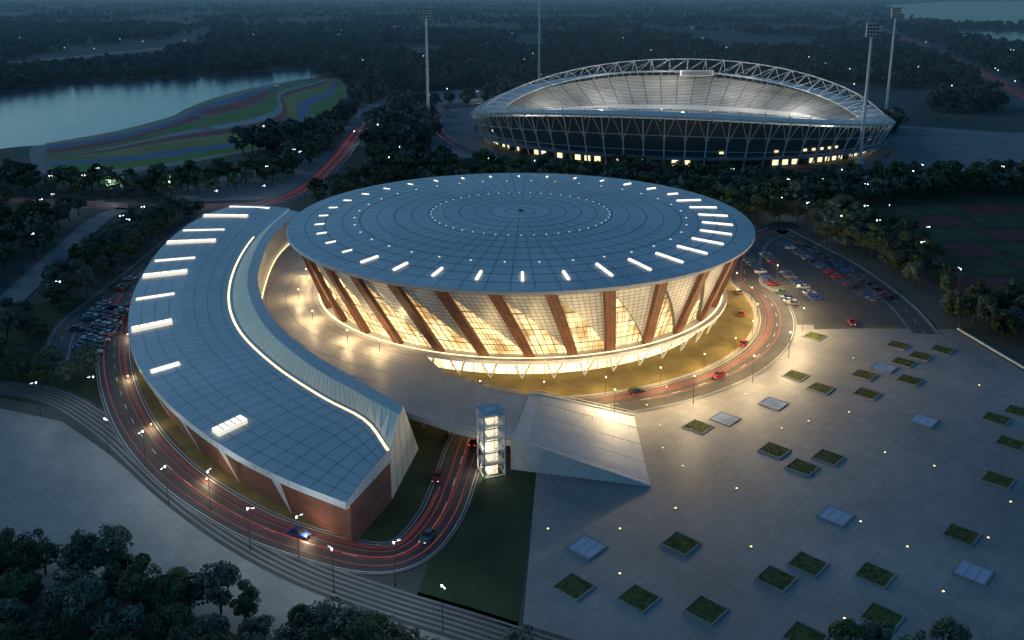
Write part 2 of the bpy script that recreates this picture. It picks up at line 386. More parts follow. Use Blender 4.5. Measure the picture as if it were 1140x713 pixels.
for k in range(72): radial(2*math.pi*(k+.5)/72,10 if k%2 else 30,RT-.1,.13,.07)
for k in range(36): radial(2*math.pi*(k+.25)/36,52,RT-.1,.10,.06)
P_(mb.obj('roof_seams',['seam']))
mb=MB(); mb.tube(ring(0,0,rz(0)),ring(0,0,rz(0)+.5),1.2,.8,16,0,True); P_(mb.obj('roof_vent',['seam']))
mb=MB()
def bar(a,r0,r1,w,h=.5,m=0):
    t=Vector((math.cos(a),math.sin(a),0))*w/2
    lo=[ring(r0,a,rz(r0)-.05)-t,ring(r1,a,rz(r1)-.05)-t,ring(r1,a,rz(r1)-.05)+t,ring(r0,a,rz(r0)-.05)+t]
    hi=[p+Vector((0,0,h)) for p in lo]
    for q in ((0,1),(1,2),(2,3),(3,0)): mb.add([lo[q[0]],lo[q[1]],hi[q[1]],hi[q[0]]],m)
    mb.add(hi,m)
for k in range(36):
    a=2*math.pi*k/36; dg=(k*10+180)%360-180
    if 20<=dg<=118: bar(a,58.5,68,.62)
    elif -42<=dg<20: bar(a,62,68,.62)
    elif 118<dg<150: bar(a,62,66.5,.55)
    else: bar(a,63,66,.5,.3)
for k in range(36):
    a=2*math.pi*(k+.5)/36; bar(a,53.5,54.0,.40,.2,1)
for k in range(48): bar(2*math.pi*k/48,29,29.35,.3,.15,1)
P_(mb.obj('roof_skylights',['sky_a','dot_l']))
# facade
Tn=[-62,-50,-39.5,-28.5,-17.3,-6.0,5.6,18,31,45,59]
Bn=[-54,-43,-31.5,-20,-9,1.8,12,21.5,32,43,55]
nrem=20
for i in range(1,nrem+1):
    f=i/(nrem+1)
    Tn.append(59+(239)*f); Bn.append(55+251*f)
N=len(Tn); Tn.append(Tn[0]+360); Bn.append(Bn[0]+360)
ZT,ZB=26.3,6.3
def fp(s,t,i,dr=0):
    at=Tn[i]+(Tn[i+1]-Tn[i])*s; ab=Bn[i]+(Bn[i+1]-Bn[i])*s
    a=R_(at+(ab-at)*t); r=71+(64-71)*t+dr
    return ring(r,a,ZT+(ZB-ZT)*t)
pn=MB(); gl=MB(); wd=MB(); st=MB()
ST=10
for i in range(N):
    U=14
    for j in range(ST):
        t0,t1=j/ST,(j+1)/ST
        for sub in range(3):
            f0,f1=sub/3,(sub+1)/3
            s=[t0*f0,t0*f1,t1*f1,t1*f0]
            gl.add([fp(s[0],t0,i,-1.1),fp(s[3],t1,i,-1.1),fp(s[2],t1,i,-1.1),fp(s[1],t0,i,-1.1)],0,[(i*14+s[0]*U,-t0*21),(i*14+s[3]*U,-t1*21),(i*14+s[2]*U,-t1*21),(i*14+s[1]*U,-t0*21)])
            s=[t0+(1-t0)*f0,t0+(1-t0)*f1,t1+(1-t1)*f1,t1+(1-t1)*f0]
            pn.add([fp(s[0],t0,i),fp(s[3],t1,i),fp(s[2],t1,i),fp(s[1],t0,i)],0,[(i*14+s[0]*U,-t0*21),(i*14+s[3]*U,-t1*21),(i*14+s[2]*U,-t1*21),(i*14+s[1]*U,-t0*21)])
        pn.add([fp(t0,t0,i),fp(t0,t0,i,-1.1),fp(t1,t1,i,-1.1),fp(t1,t1,i)],0)
    for q in range(1,6):
        s=q/6; st.tube(fp(s,s,i,-1.0),fp(s,1,i,-1.0),.08,n=4)
    for q in (.35,.6,.85): st.tube(fp(0,q,i,-.95),fp(q,q,i,-.95),.10,n=4)
    for j in range(4):
        t0,t1=j/4,(j+1)/4
        def cp_(t,sg,dr):
            at=R_(Tn[i]+(Bn[i]-Tn[i])*t); r=71+(64-71)*t+dr; w=1.55-.25*t
            return ring(r,at,ZT+(ZB-ZT)*t)+Vector((math.cos(at),math.sin(at),0))*sg*w
        Lf=[(-1,-.2),(-1,1.3),(1,1.3),(1,-.2)]
        for (s0,d0),(s1,d1) in zip(Lf,Lf[1:]):
            wd.add([cp_(t0,s0,d0),cp_(t1,s0,d0),cp_(t1,s1,d1),cp_(t0,s1,d1)],0,[(0,-t0*21),(0,-t1*21),(3,-t1*21),(3,-t0*21)])
P_(pn.obj('white_metal_panels',['panel'])); P_(gl.obj('curtain_wall_glass',['glass'])); P_(wd.obj('timber_fins',['wood'])); P_(st.obj('mullions',['steeld']))
mb=MB()
for k in range(NS):
    a0=2*math.pi*k/NS;a1=2*math.pi*(k+1)/NS
    prof=[(62,6.35),(67.5,6.3),(67.5,5.3),(61.5,5.2)]
    for (r0,z0),(r1,z1) in zip(prof,prof[1:]): mb.add([ring(r0,a0,z0),ring(r0,a1,z0),ring(r1,a1,z1),ring(r1,a0,z1)],0)
P_(mb.obj('base_slab',['step']))
mb=MB()
C=[ring(61.8,2*math.pi*k/NS,.02) for k in range(NS+1)]
mb.loft(C,atz(C,5.3),0); P_(mb.obj('ground_floor_glazing',['gfloor']))
mb=MB()
for k in range(48):
    a=2*math.pi*k/48; d=R_(1.9)
    mb.tube(ring(64.6,a,.02),ring(66.6,a-d,5.3),.22,n=6); mb.tube(ring(64.6,a,.02),ring(66.6,a+d,5.3),.22,n=6)
P_(mb.obj('v_columns',['steelw']))
mb=MB()
for k in range(NS):
    a0=2*math.pi*k/NS;a1=2*math.pi*(k+1)/NS
    mb.add([ring(65.6,a0,6.42),ring(66.0,a0,6.42),ring(66.0,a1,6.42),ring(65.6,a1,6.42)])
P_(mb.obj('facade_light_strip',['warm']))
# ---------------------------------------------------------------- DECK
ZD=6.0
inn_px=[(330,236),(302,260),(287,290),(284,320),(301,358),(346,398),(400,430),(447,455)]
ringtop=resample(crom(GL(inn_px,15),10),60)
deckout=atz(offs(ringtop,-0.0),ZD)
dk=[ring(64.2,R_(a),ZD) for a in range(-150,-24,3)]
front=[G(497,418,ZD),G(540,431,ZD),G(588,441,ZD),G(569,492,ZD),G(510,479,ZD),G(452,460,ZD)]
poly=[Vector((p.x,p.y,ZD)) for p in dk]+front+deckout[::-1]
deck=empty('concourse_deck')
sheet('deck_floor',poly,6.28,'deck').parent=deck
mb=MB(); fr=[ring(66,R_(-26),0)]+front
mb.loft(atz(fr,4.9),atz(fr,6.28),0); o=mb.obj('deck_edge',['step'],deck)
mb=MB(); 
Q=resample([Vector(p) for p in fr],60)
for side,hgt in ((0,7.35),(0,6.9)):
    for k in range(len(Q)-1):
        if 26<k<40: continue
        mb.tube(Q[k]*1.0+Vector((0,0,hgt-Q[k].z)),Q[k+1]+Vector((0,0,hgt-Q[k+1].z)),.05,n=4)
for k in range(0,60,1):
    if 26<k<40: continue
    mb.tube((Q[k].x,Q[k].y,6.28),(Q[k].x,Q[k].y,7.35),.04,n=4)
mb.obj('deck_railing',['steelw'],deck)
sheet('deck_soffit',[p for p in poly],4.9,'grey').parent=deck
mb=MB()
for p in [(470,455),(500,462),(535,475),(560,484),(575,452),(520,440),(480,436)]:
    c=G(p[0],p[1],5); mb.tube((c.x,c.y,0),(c.x,c.y,4.9),.45,n=10)
mb.obj('deck_columns',['grey'],deck)
mb=MB()
for r in (70,76,82,88,94):
    for k in range(-120,-26,3):
        a0,a1=R_(k),R_(k+3); 
        p=ring(r,a0,0); q=ring(r+.5,a1,0)
        if inpoly(p.x,p.y,poly) and inpoly(q.x,q.y,poly): mb.add([ring(r,a0,6.3),ring(r+.35,a0,6.3),ring(r+.35,a1,6.3),ring(r,a1,6.3)])
mb.obj('deck_bands',['grey'],deck)
# ---------------------------------------------------------------- STAIR
stair=empty('grand_staircase')
A0,B0=G(588,441,6.28),G(569,492,6.28); A1,B1=G(706,464,0),G(724,541,0)
mb=MB(); n=38; F0=.12
for i in range(n):
    z=6.28*(1-(i+1)/(n))+.05; 
    f0=F0+(1-F0)*i/n; f1=F0+(1-F0)*(i+1)/n
    a0,a1,b0,b1=[Vector((q.x,q.y,z)) for q in (A0.lerp(A1,f0),A0.lerp(A1,f1),B0.lerp(B1,f0),B0.lerp(B1,f1))]
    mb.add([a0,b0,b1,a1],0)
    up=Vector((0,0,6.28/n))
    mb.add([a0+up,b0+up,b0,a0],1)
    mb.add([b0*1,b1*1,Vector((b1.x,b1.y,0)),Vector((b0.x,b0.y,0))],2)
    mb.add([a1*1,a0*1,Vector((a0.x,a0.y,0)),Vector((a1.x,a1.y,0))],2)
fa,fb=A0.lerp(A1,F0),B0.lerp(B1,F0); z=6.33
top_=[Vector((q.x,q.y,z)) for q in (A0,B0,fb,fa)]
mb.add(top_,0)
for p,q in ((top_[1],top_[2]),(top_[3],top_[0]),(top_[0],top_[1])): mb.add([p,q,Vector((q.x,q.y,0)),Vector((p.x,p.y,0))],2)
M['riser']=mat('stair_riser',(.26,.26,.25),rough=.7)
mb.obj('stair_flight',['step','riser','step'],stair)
mb=MB()
for (S0,S1,sg) in ((A0,A1,1),(B0,B1,-1)):
    dirv=(A0-B0).normalized()*sg; dirv.z=0
    pts=[(0,6.33),(F0,6.33),(1.0,.06)]
    for (f0,z0),(f1,z1) in zip(pts,pts[1:]):
        p=S0.lerp(S1,f0);q=S0.lerp(S1,f1)
        p=Vector((p.x,p.y,z0));q=Vector((q.x,q.y,z1))
        w=dirv*.5; hh=Vector((0,0,.35))
        mb.add([p+hh,q+hh,q+hh+w,p+hh+w],0); mb.add([p,q,q+hh,p+hh],0); mb.add([p+w-Vector((0,0,p.z)),q+w-Vector((0,0,q.z)),q+hh+w,p+hh+w],0)
        nn=14
        for k in range(nn+1):
            c=p.lerp(q,k/nn)+w*.5; mb.tube(c+hh,c+hh+Vector((0,0,.75)),.04,n=4,m=1)
        mb.tube(p+w*.5+Vector((0,0,1.1)),q+w*.5+Vector((0,0,1.1)),.06,n=5,m=1)
mb.obj('stair_balustrade',['step','steelw'],stair)
mb=MB()
for ff in (.25,.5,.75):
    p=A0.lerp(B0,ff);q=A1.lerp(B1,ff); p2=p.lerp(q,F0)
    mb.tube(Vector((p2.x,p2.y,7.3)),Vector((q.x,q.y,1.0)),.06,n=5)
    for k in range(12):
        c=Vector((p2.x,p2.y,6.3)).lerp(Vector((q.x,q.y,0.05)),k/11); mb.tube(c,c+Vector((0,0,1)),.04,n=4)
mb.obj('stair_handrails',['steelw'],stair)
# ---------------------------------------------------------------- ELEVATOR TOWER
tw=G(547,526); et=empty('glass_elevator_tower')
mb=MB(); W=2.3; a=.35; co,si=math.cos(a),math.sin(a)
cr=[(tw.x+x*co-y*si,tw.y+x*si+y*co) for x,y in ((-W,-W),(W,-W),(W,W),(-W,W))]
for x,y in cr: mb.box((x,y,7.2),(.28,.28,14.4),a)
for l in range(6):
    z=.3+l*2.78
    for i in range(4):
        p,q=cr[i],cr[(i+1)%4]; mb.tube((p[0],p[1],z),(q[0],q[1],z),.13,n=4)
        if l<5: mb.tube((p[0],p[1],z),(q[0],q[1],z+2.78),.05,n=4)
        mx_=((p[0]+q[0])/2,(p[1]+q[1])/2)
        if l<5: mb.tube((mx_[0],mx_[1],z),(mx_[0],mx_[1],z+2.78),.06,n=4)
mb.obj('frame',['steelw'],et)
M['towglass']=mat('tower_glass',(.5,.5,.48),(.3,.3,.28),rough=.1,scale=.35,emit=(1.0,.84,.58),es=1.0)
mb=MB(); mb.box((tw.x,tw.y,7.1),(2.2,2.2,13.8),a,0)
mb.obj('lift_shaft',['towglass'],et)
M['roofglass']=mat('glass_canopy',(.45,.5,.52),rough=.1,scale=1)
mb=MB(); mb.box((tw.x,tw.y,14.55),(5.0,5.0,.16),a,0); mb.box((tw.x,tw.y,14.69),(2.0,2.0,.1),a,1)
for z in (3.2,6.2,9,11.8): mb.box((tw.x,tw.y,z),(4.4,4.4,.12),a,1)
mb.obj('floors_and_roof',['roofglass','step'],et)
mb=MB(); bpt=G(535,482,6.28); d=(Vector((tw.x,tw.y,0))-Vector((bpt.x,bpt.y,0))); c=(Vector((tw.x,tw.y,0))+Vector((bpt.x,bpt.y,0)))/2
mb.box((c.x,c.y,6.1),(d.length-1,2.4,.3),math.atan2(d.y,d.x)); mb.obj('link_bridge',['step'],et)
for z in (1.6,7.6):
    l=bpy.data.lights.new('lift_light','POINT'); l.energy=300; l.color=(1,.84,.56); l.shadow_soft_size=.3
    q=bpy.data.objects.new('lift_light',l); sc.collection.objects.link(q); q.location=(tw.x-1.2,tw.y-1.7,z); q.parent=et
# ---------------------------------------------------------------- CRESCENT BUILDING
cres=empty('crescent_building')
NR=60
O=resample(crom(GL([(262,228),(222,243),(185,270),(155,312),(143,352),(150,398),(185,447),(245,495),(312,531),(385,560)],10),10),NR)
I=resample(crom(GL([(322,232),(290,260),(268,293),(259,330),(270,366),(308,404),(362,440),(410,466),(434,500)],11.5),10),NR)
T1=resample(crom(GL([(322,234),(295,260),(279,292),(276,322),(294,362),(340,403),(396,436),(445,462)],15),10),NR)
T2=resample(crom(GL([(333,236),(306,260),(291,291),(288,319),(305,356),(349,394),(404,426),(449,452)],15),10),NR)
mb=MB()
mid=[I[k].lerp(O[k],.5)+Vector((0,0,.6)) for k in range(NR)]
def loftg(A,B,m=0):
    for k in range(NR-1): mb.add([A[k],A[k+1],B[k+1],B[k]],m)
loftg(O,mid); loftg(mid,I)
mb.obj('roof',['roof'],cres,smooth=True)
mb=MB()
loftg(atz(O,8.6),O); 
mb.add([O[-1],mid[-1],I[-1],Vector((I[-1].x,I[-1].y,8.6)),Vector((O[-1].x,O[-1].y,8.6))])
mb.add([O[0],mid[0],I[0],Vector((I[0].x,I[0].y,8.6)),Vector((O[0].x,O[0].y,8.6))])
mb.obj('roof_fascia',['steelw'],cres)
mb=MB()
Oi=[O[k].lerp(I[k],.09) for k in range(NR)]; 
loftg(atz(O,8.6),atz(Oi,8.55)); mb.obj('eave_soffit',['grey'],cres)
mb=MB()
for k in range(0,NR):
    for A,B in ((O[k],mid[k]),(mid[k],I[k])):
        t=(O[min(NR-1,k+1)]-O[max(0,k-1)]).normalized()*.05; up=Vector((0,0,.06))
        mb.add([A-t+up,B-t+up,B+t+up,A+t+up])
for f in (.12,.25,.38,.62,.75,.88):
    L_=[(O[k].lerp(mid[k],f*2) if f<.5 else mid[k].lerp(I[k],f*2-1)) for k in range(NR)]
    L_=[p+Vector((0,0,.05)) for p in L_]; A=offs(L_,-.05);B=offs(L_,.05)
    for k in range(NR-1): mb.add([A[k],A[k+1],B[k+1],B[k]])
mb.obj('roof_seams',['seam'],cres)
mb=MB()
wb=[O[k].lerp(I[k],.14) for k in range(NR)]; wt=[O[k].lerp(I[k],.08) for k in range(NR)]
mb.loft(atz(wb,0.03),atz(wt,8.56),0)
mb.loft(atz([wt[-1],I[-1]],0.03),atz([wt[-1],I[-1]],8.6),0)
mb.loft(atz([wt[0],I[0]],0.03),atz([wt[0],I[0]],8.6),0)
mb.obj('brick_walls',['brick'],cres)
mb=MB()
for k in range(3,NR-2,4):
    p=wb[k]; q=O[k]; t=(O[k+1]-O[k-1]).normalized()
    mb.add([Vector((p.x,p.y,.05))-t*.2+ (O[k]-wb[k]).normalized()*.3,Vector((p.x,p.y,.05))+t*.2+(O[k]-wb[k]).normalized()*.3,Vector((q.x,q.y,8.6))+t*1.3,Vector((q.x,q.y,8.6))-t*1.3],0)
mb.obj('facade_struts',['steelw'],cres)
mb=MB(); ws=[O[k].lerp(I[k],.05) for k in range(NR)]
ribbon(mb,ws,.3,8.5); mb.obj('eave_light_strip',['warm'],cres)
mb=MB()
mb.loft(I,T1,0); mb.obj('screen_outer_face',['cream'],cres)
mb=MB(); loftg(T1,T2); mb.obj('screen_coping',['steelw'],cres)
mb=MB(); mb.loft(atz(T2,6.2),T2,0); mb.obj('screen_inner_face',['panel'],cres)
mb=MB(); Ie=I[-1];
gb=G(466,500,0)
mb.add([Ie,T1[-1],T2[-1],gb,Vector((Ie.x,Ie.y,0))],0,[(0,11),(4,15),(6,15),(9,0),(0,0)])
mb.add([T2[-1],gb,Vector((T2[-2].x,T2[-2].y,0)),T2[-2]],0,[(0,15),(2,0),(5,0),(4,15)])
mb.obj('screen_end_wall',['cream'],cres)
mb=MB(); gutter=[I[k].lerp(O[k],.04)+Vector((0,0,.12)) for k in range(12,NR)]
A=offs(gutter,-.28);B=offs(gutter,.28)
for k in range(len(gutter)-1): mb.add([A[k],A[k+1],B[k+1],B[k]])
mb.obj('roof_gutter_lights',['gut'],cres)
mb=MB(); base_=[T2[k]+(ring(0,0)-T2[k]).normalized()*.5 for k in range(4,NR)]
ribbon(mb,base_,.3,6.4); mb.obj('deck_wall_light_strip',['warm'],cres)
mb=MB()
spec=[(.03,.02,.7,.9),(.10,.03,.62,2.2),(.17,.05,.55,.8),(.25,.03,.58,2.5),(.33,.05,.48,.9),(.405,.03,.48,2.7),(.485,.05,.42,.9),(.585,.03,.40,2.7),(.71,.06,.30,1.5),(.85,.05,.30,3.0)]
for f,u0,u1,w in spec:
    k=int(f*(NR-1)); t=(O[k+1]-O[k]).normalized()
    def rp(u): return (O[k].lerp(mid[k],u*2) if u<.5 else mid[k].lerp(I[k],u*2-1))
    a,b=rp(u0),rp(u1); up=Vector((0,0,.9 if w>2 else .45))
    lo=[a-t*w/2,b-t*w/2,b+t*w/2,a+t*w/2]; hi=[p+up for p in lo]
    for i in range(4): mb.add([lo[i],lo[(i+1)%4],hi[(i+1)%4],hi[i]],1 if w>2 else 0)
    mb.add(hi,0)
    if w>2:
        c0=[hi[0].lerp(hi[1],s) for s in (.2,.4,.6,.8)];c1=[hi[3].lerp(hi[2],s) for s in (.2,.4,.6,.8)]
        for p,q in zip(c0,c1): mb.tube(p,q,.12,n=4,m=2)
M['sky_s']=emis('skylight_side',(1.0,.92,.75),.8)
mb.obj('roof_skylights',['sky_l','sky_s','seam'],cres)
# ---------------------------------------------------------------- STADIUM
SC=Vector((113,620,0)); SA,SB=142,112
stad=empty('stadium',SC)
def S_(o): o.parent=stad; o.matrix_parent_inverse=Matrix.Translation(-SC); return o
def sz(p):
    s=math.sin(p); return 17+(21 if s>0 else 14)*abs(s)**1.3-(4*max(0,math.cos(p))*(1 if s<0 else .0)*abs(s))+ (3*max(0,-math.cos(p)) if s<0 else 0)*abs(s)
def sp(f,p,z): 
    x,y=SA*f*math.cos(p),SB*f*math.sin(p); r=R_(-7); return Vector((SC.x+x*math.cos(r)-y*math.sin(r),SC.y+x*math.sin(r)+y*math.cos(r),z))
NP=120; PH=[2*math.pi*k/NP for k in range(NP+1)]
mb=MB()
mb.loft([sp(1.0,p,sz(p)) for p in PH],[sp(.91,p,sz(p)+1.0) for p in PH]); mb.loft([sp(.91,p,sz(p)+1.0) for p in PH],[sp(.85,p,sz(p)+.4) for p in PH])
mb.loft([sp(1.0,p,sz(p)-1.3) for p in PH],[sp(1.003,p,sz(p)) for p in PH])
S_(mb.obj('roof_canopy',['steelw'],smooth=True))
mb=MB()
def th(p): return 2.2+8.0*max(0,math.sin(p+.35))**1.2+1.5*max(0,math.cos(p))
for k in range(60):
    p=2*math.pi*k/60
    a,b,c=sp(1.0,p,sz(p)+.3),sp(.95,p,sz(p)+th(p)),sp(.85,p,sz(p)+1.2)
    p2=2*math.pi*(k+1)/60
    if math.sin(p)>-.35 or math.cos(p)>.8:
        mb.tube(a,b,.36,n=4); mb.tube(b,c,.36,n=4)
        mb.tube(b,sp(.95,p2,sz(p2)+th(p2)),.42,n=4); mb.tube(b,sp(1.0,p2,sz(p2)+.3),.2,n=4)
        mb.tube(b,sp(.85,p2,sz(p2)+1.2),.2,n=4)
    else:
        mb.tube(sp(1.005,p,sz(p)-3),sp(1.01,p,sz(p)+4.5),.4,.25,n=5); mb.tube(sp(1.01,p,sz(p)+4.5),c,.15,n=4)
    mb.tube(c,sp(.85,p2,sz(p2)+1.2),.26,n=4)
S_(mb.obj('roof_truss',['steelw']))
mb=MB()
mb.loft([sp(.50,p,2) for p in PH],[sp(.72,p,min(11,sz(p)-6)) for p in PH]); mb.loft([sp(.74,p,min(14,sz(p)-4)) for p in PH],[sp(.93,p,sz(p)-3) for p in PH])
S_(mb.obj('seating_bowl',['seat']))
mb=MB(); mb.loft([sp(.72,p,min(11,sz(p)-6)) for p in PH],[sp(.74,p,min(14,sz(p)-4)) for p in PH]); S_(mb.obj('balcony_front',['steelw']))
mb=MB(); C=[sp(.50,p,.05) for p in PH[:-1]]; mb.add(C); S_(mb.obj('pitch',['grass']))
mb=MB()
mb.loft([sp(.90,p,.05) for p in PH],[sp(.93,p,sz(p)-3) for p in PH]); S_(mb.obj('outer_wall',['steeld']))
mb=MB()
for k in range(72):
    p=2*math.pi*k/72; mb.tube(sp(.935,p,0),sp(1.005,p,sz(p)),.55,.3,n=5)
    p2=2*math.pi*(k+.5)/72; mb.tube(sp(.97,p,sz(p)*.5),sp(1.005,p2,sz(p2)),.22,n=4); p3=2*math.pi*(k-.5)/72; mb.tube(sp(.97,p,sz(p)*.5),sp(1.005,p3,sz(p3)),.22,n=4)
for zf in (.33,.62):
    for k in range(NP): mb.tube(sp(.935+.07*zf,PH[k],sz(PH[k])*zf),sp(.935+.07*zf,PH[k+1],sz(PH[k+1])*zf),.2,n=4)
S_(mb.obj('facade_columns',['steelw']))
mb=MB()
rr=random.Random(5)
for k in range(NP):
    if rr.random()<.6:
        p,q=PH[k],PH[k]+.03; mb.add([sp(.905,p,.4),sp(.905,q,.4),sp(.907,q,5.0),sp(.907,p,5.0)])
    if rr.random()<.25:
        p,q=PH[k],PH[k]+.02; mb.add([sp(.915,p,8),sp(.915,q,8),sp(.916,q,9.4),sp(.916,p,9.4)])
S_(mb.obj('lit_openings',['stwin']))
mb=MB()
mb.loft([sp(.985,p,6) for p in PH],[sp(.905,p,6) for p in PH]); mb.loft([sp(.985,p,5.4) for p in PH],[sp(.985,p,6.9) for p in PH]);S_(mb.obj('concourse_slab',['grey']))
mb=MB(); c=sp(.83,R_(80),38); mb.box(c,(26,2,4.4),0,0); mb.box(c+Vector((0,-1.1,0)),(24,.1,3.4),0,1); S_(mb.obj('scoreboard',['steelw','seam']))
EXCL.append([sp(1.04,p,0) for p in PH])
for ang in range(0,360,30):
    p=R_(ang); l=bpy.data.lights.new('canopy_floodlight','POINT'); l.energy=13000; l.color=(1,.90,.74); l.shadow_soft_size=1.0
    o=bpy.data.objects.new('canopy_floodlight',l); sc.collection.objects.link(o); o.location=sp(.70,p,sz(p)+1) ; S_(o)
# ---------------------------------------------------------------- floodlight masts
for (x,yb,yt) in ((477,145,10),(600,106,-10),(957,182,28),(985,138,10)):
    c=G(x,yb); 
    bt=(yt-YP)/FP; hgt=100-(c.y)*(sT+bt*cT)/(cT-bt*sT)
    mb=MB(); mb.tube((c.x,c.y,0),(c.x,c.y,hgt-5),1.25,.7,8)
    mb.box((c.x,c.y,hgt-3),(7,1.2,8),0,1)
    for i in range(4):
        for j in range(4): mb.tube((c.x-2.6+i*1.75,c.y-.62,hgt-6+j*2),(c.x-2.6+i*1.75,c.y-1.1,hgt-6.2+j*2),.6,.7,8,2,True)
    mb.box((c.x,c.y,.8),(4,4,1.6),0,0)
    mb.obj('floodlight_mast',['steelw','steelw','seam'])
# ---------------------------------------------------------------- TREES
def make_tree(name,seed,leafm,clumps=18,per=60,ls=.42,h=9.0,cr=3.6):
    rr=random.Random(seed); mb=MB()
    mb.tube((0,0,0),(.1,0,h*.45),.24,.14,6,0); mb.tube((.1,0,h*.45),(.0,.1,h*.8),.14,.05,5,0)
    for i in range(clumps):
        while True:
            x,y,z=rr.uniform(-1,1),rr.uniform(-1,1),rr.uniform(-1,1)
            if .25<x*x+y*y+z*z<1: break
        c=Vector((x*cr*.78,y*cr*.78,h*.62+z*h*.30))
        if i<7: mb.tube((.1,0,h*(.25+.05*i)),c,.09,.03,4,0)
        R=rr.uniform(.26,.44)*cr
        for j in range(per):
            d=Vector((rr.gauss(0,1),rr.gauss(0,1),rr.gauss(0,1)+.3)).normalized()
            p=c+Vector((d.x,d.y,d.z*.75))*R*rr.uniform(.7,1.08)
            n=(d+Vector((rr.uniform(-.7,.7),rr.uniform(-.7,.7),rr.uniform(-.3,.9)))).normalized(); u=n.orthogonal().normalized(); w=n.cross(u)
            an=rr.uniform(0,6.28); u,w=u*math.cos(an)+w*math.sin(an),w*math.cos(an)-u*math.sin(an)
            s=ls*rr.uniform(.6,1.3); mb.add([p-u*s,p-w*s*.6,p+u*s,p+w*s*.6],1)
    me=bpy.data.meshes.new(name); me.from_pydata(mb.v,[],mb.f); me.materials.append(M['bark']); me.materials.append(M[leafm]); me.polygons.foreach_set('material_index',mb.m); me.update(); return me
near=[make_tree('tree_mesh',s,'leaf1' if s%2 else 'leaf2',22,100,.32,9.5-.4*s,3.3+.15*s) for s in range(5)]
mids=[make_tree('tree_mid_mesh',20+s,'leaf1' if s%3 else 'leaf2',14,34,.65) for s in range(4)]
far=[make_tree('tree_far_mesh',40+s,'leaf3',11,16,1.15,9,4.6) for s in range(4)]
placed={}
def can(x,y,d):
    ix,iy=int(x//8),int(y//8)
    for a in (-1,0,1):
        for b in (-1,0,1):
            for (px,py) in placed.get((ix+a,iy+b),()):
                if (px-x)**2+(py-y)**2<d*d: return False
    placed.setdefault((ix,iy),[]).append((x,y)); return True
def fill(pxpoly,d,meshes,smin,smax,seed,cap=400,name='tree',chk=True):
    P=GL(pxpoly); xs=[p.x for p in P];ys=[p.y for p in P]; rr=random.Random(seed); pts=[]
    tries=int(min(40000,6*(max(xs)-min(xs))*(max(ys)-min(ys))/(d*d)))
    for _ in range(tries):
        x,y=rr.uniform(min(xs),max(xs)),rr.uniform(min(ys),max(ys))
        if not inpoly(x,y,P): continue
        if chk and (int(x//8),int(y//8)) in blocked_t: continue
        if can(x,y,d): pts.append((x,y))
        if len(pts)>=cap: break
    for x,y in pts:
        o=bpy.data.objects.new(name,rr.choice(meshes)); sc.collection.objects.link(o)
        s=rr.uniform(smin,smax); o.location=(x,y,0); o.scale=(s*rr.uniform(.9,1.15),s*rr.uniform(.9,1.15),s*rr.uniform(.85,1.1)); o.rotation_euler=(0,0,rr.uniform(0,6.28))
    return pts
blocked_t=set()
for P,w in roads:
    L=sum((b-a).length for a,b in zip(P,P[1:])); Q=resample(P,max(4,int(L/4)))
    for p in Q:
        rad=w/2+2.0; n=int(rad/8)+1
        for a in range(-n,n+1):
            for b in range(-n,n+1):
                cxx,cyy=(int(p.x//8)+a)*8+4,(int(p.y//8)+b)*8+4
                if (cxx-p.x)**2+(cyy-p.y)**2<(rad+2)**2: blocked_t.add((int(p.x//8)+a,int(p.y//8)+b))
belts=[]
belts+=fill([(-90,600),(20,625),(130,642),(240,672),(310,704),(430,728),(490,760),(400,860),(-160,860)],4.3,near,.7,1.15,1,200)
fill([(480,725),(600,735),(600,760),(480,760)],5,near,.6,.8,2,6); fill([(900,728),(1080,728),(1080,745),(900,745)],5,near,.6,.8,3,8)
belts+=fill([(-60,405),(30,408),(128,415),(120,436),(60,436),(-60,436)],5.5,near,.8,1.1,4,40)
belts+=fill([(50,325),(110,278),(160,246),(245,233),(222,248),(165,275),(110,325),(62,355)],6,near,.9,1.3,5,70)
belts+=fill([(-60,262),(90,238),(60,272),(0,320),(-60,345)],7,mids,1.0,1.4,6,80)
belts+=fill([(-60,380),(15,350),(52,360),(50,395),(-60,400)],6,near,.8,1.1,7,25)
belts+=fill([(-60,196),(60,207),(200,207),(300,193),(378,150),(384,165),(310,206),(200,223),(60,221),(-60,214)],8,mids,1.1,1.6,8,230)
fill([(342,226),(420,196),(520,199),(700,205),(840,220),(850,240),(845,258),(800,240),(600,218),(440,215),(360,232)],7.5,mids,1.1,1.5,9,120)
belts+=fill([(412,178),(500,189),(620,197),(760,204),(900,212),(960,206),(1160,198),(1160,214),(960,228),(900,236),(830,232),(600,212),(430,198)],7.5,mids,1.2,1.7,10,220)
belts+=fill([(852,242),(965,245),(1045,292),(1064,335),(1000,318),(935,277),(856,258)],7,near,.9,1.4,11,110)
belts+=fill([(1018,345),(1180,345),(1180,392),(1120,385),(1060,372),(1020,362)],6.5,near,.9,1.3,12,60)
fill([(1180,210),(1260,215),(1260,350),(1180,345)],8,mids,1.1,1.5,14,60)
fill([(-60,228),(10,231),(10,240),(-60,250)],7,mids,1,1.4,13,20)
rr=random.Random(99); pts=[]
for _ in range(60000):
    d=rr.random()
    y=560*(14.0**(d**1.05)) ; 
    x=rr.uniform(-.72,.72)*(y+150)
    if y<640 and pnoise(Vector((x*.012,y*.012,3)))<.0: continue
    if (int(x//8),int(y//8)) in blocked_t: continue
    dens=pnoise(Vector((x*.0035,y*.0018,0)))+.5*pnoise(Vector((x*.012,y*.007,5)))
    if dens<-.10: continue
    if any(inpoly(x,y,P) for P in EXCL): continue
    pts.append((x,y,0))
    if len(pts)>=17000: break
col=bpy.data.collections.new('far_tree_variants')
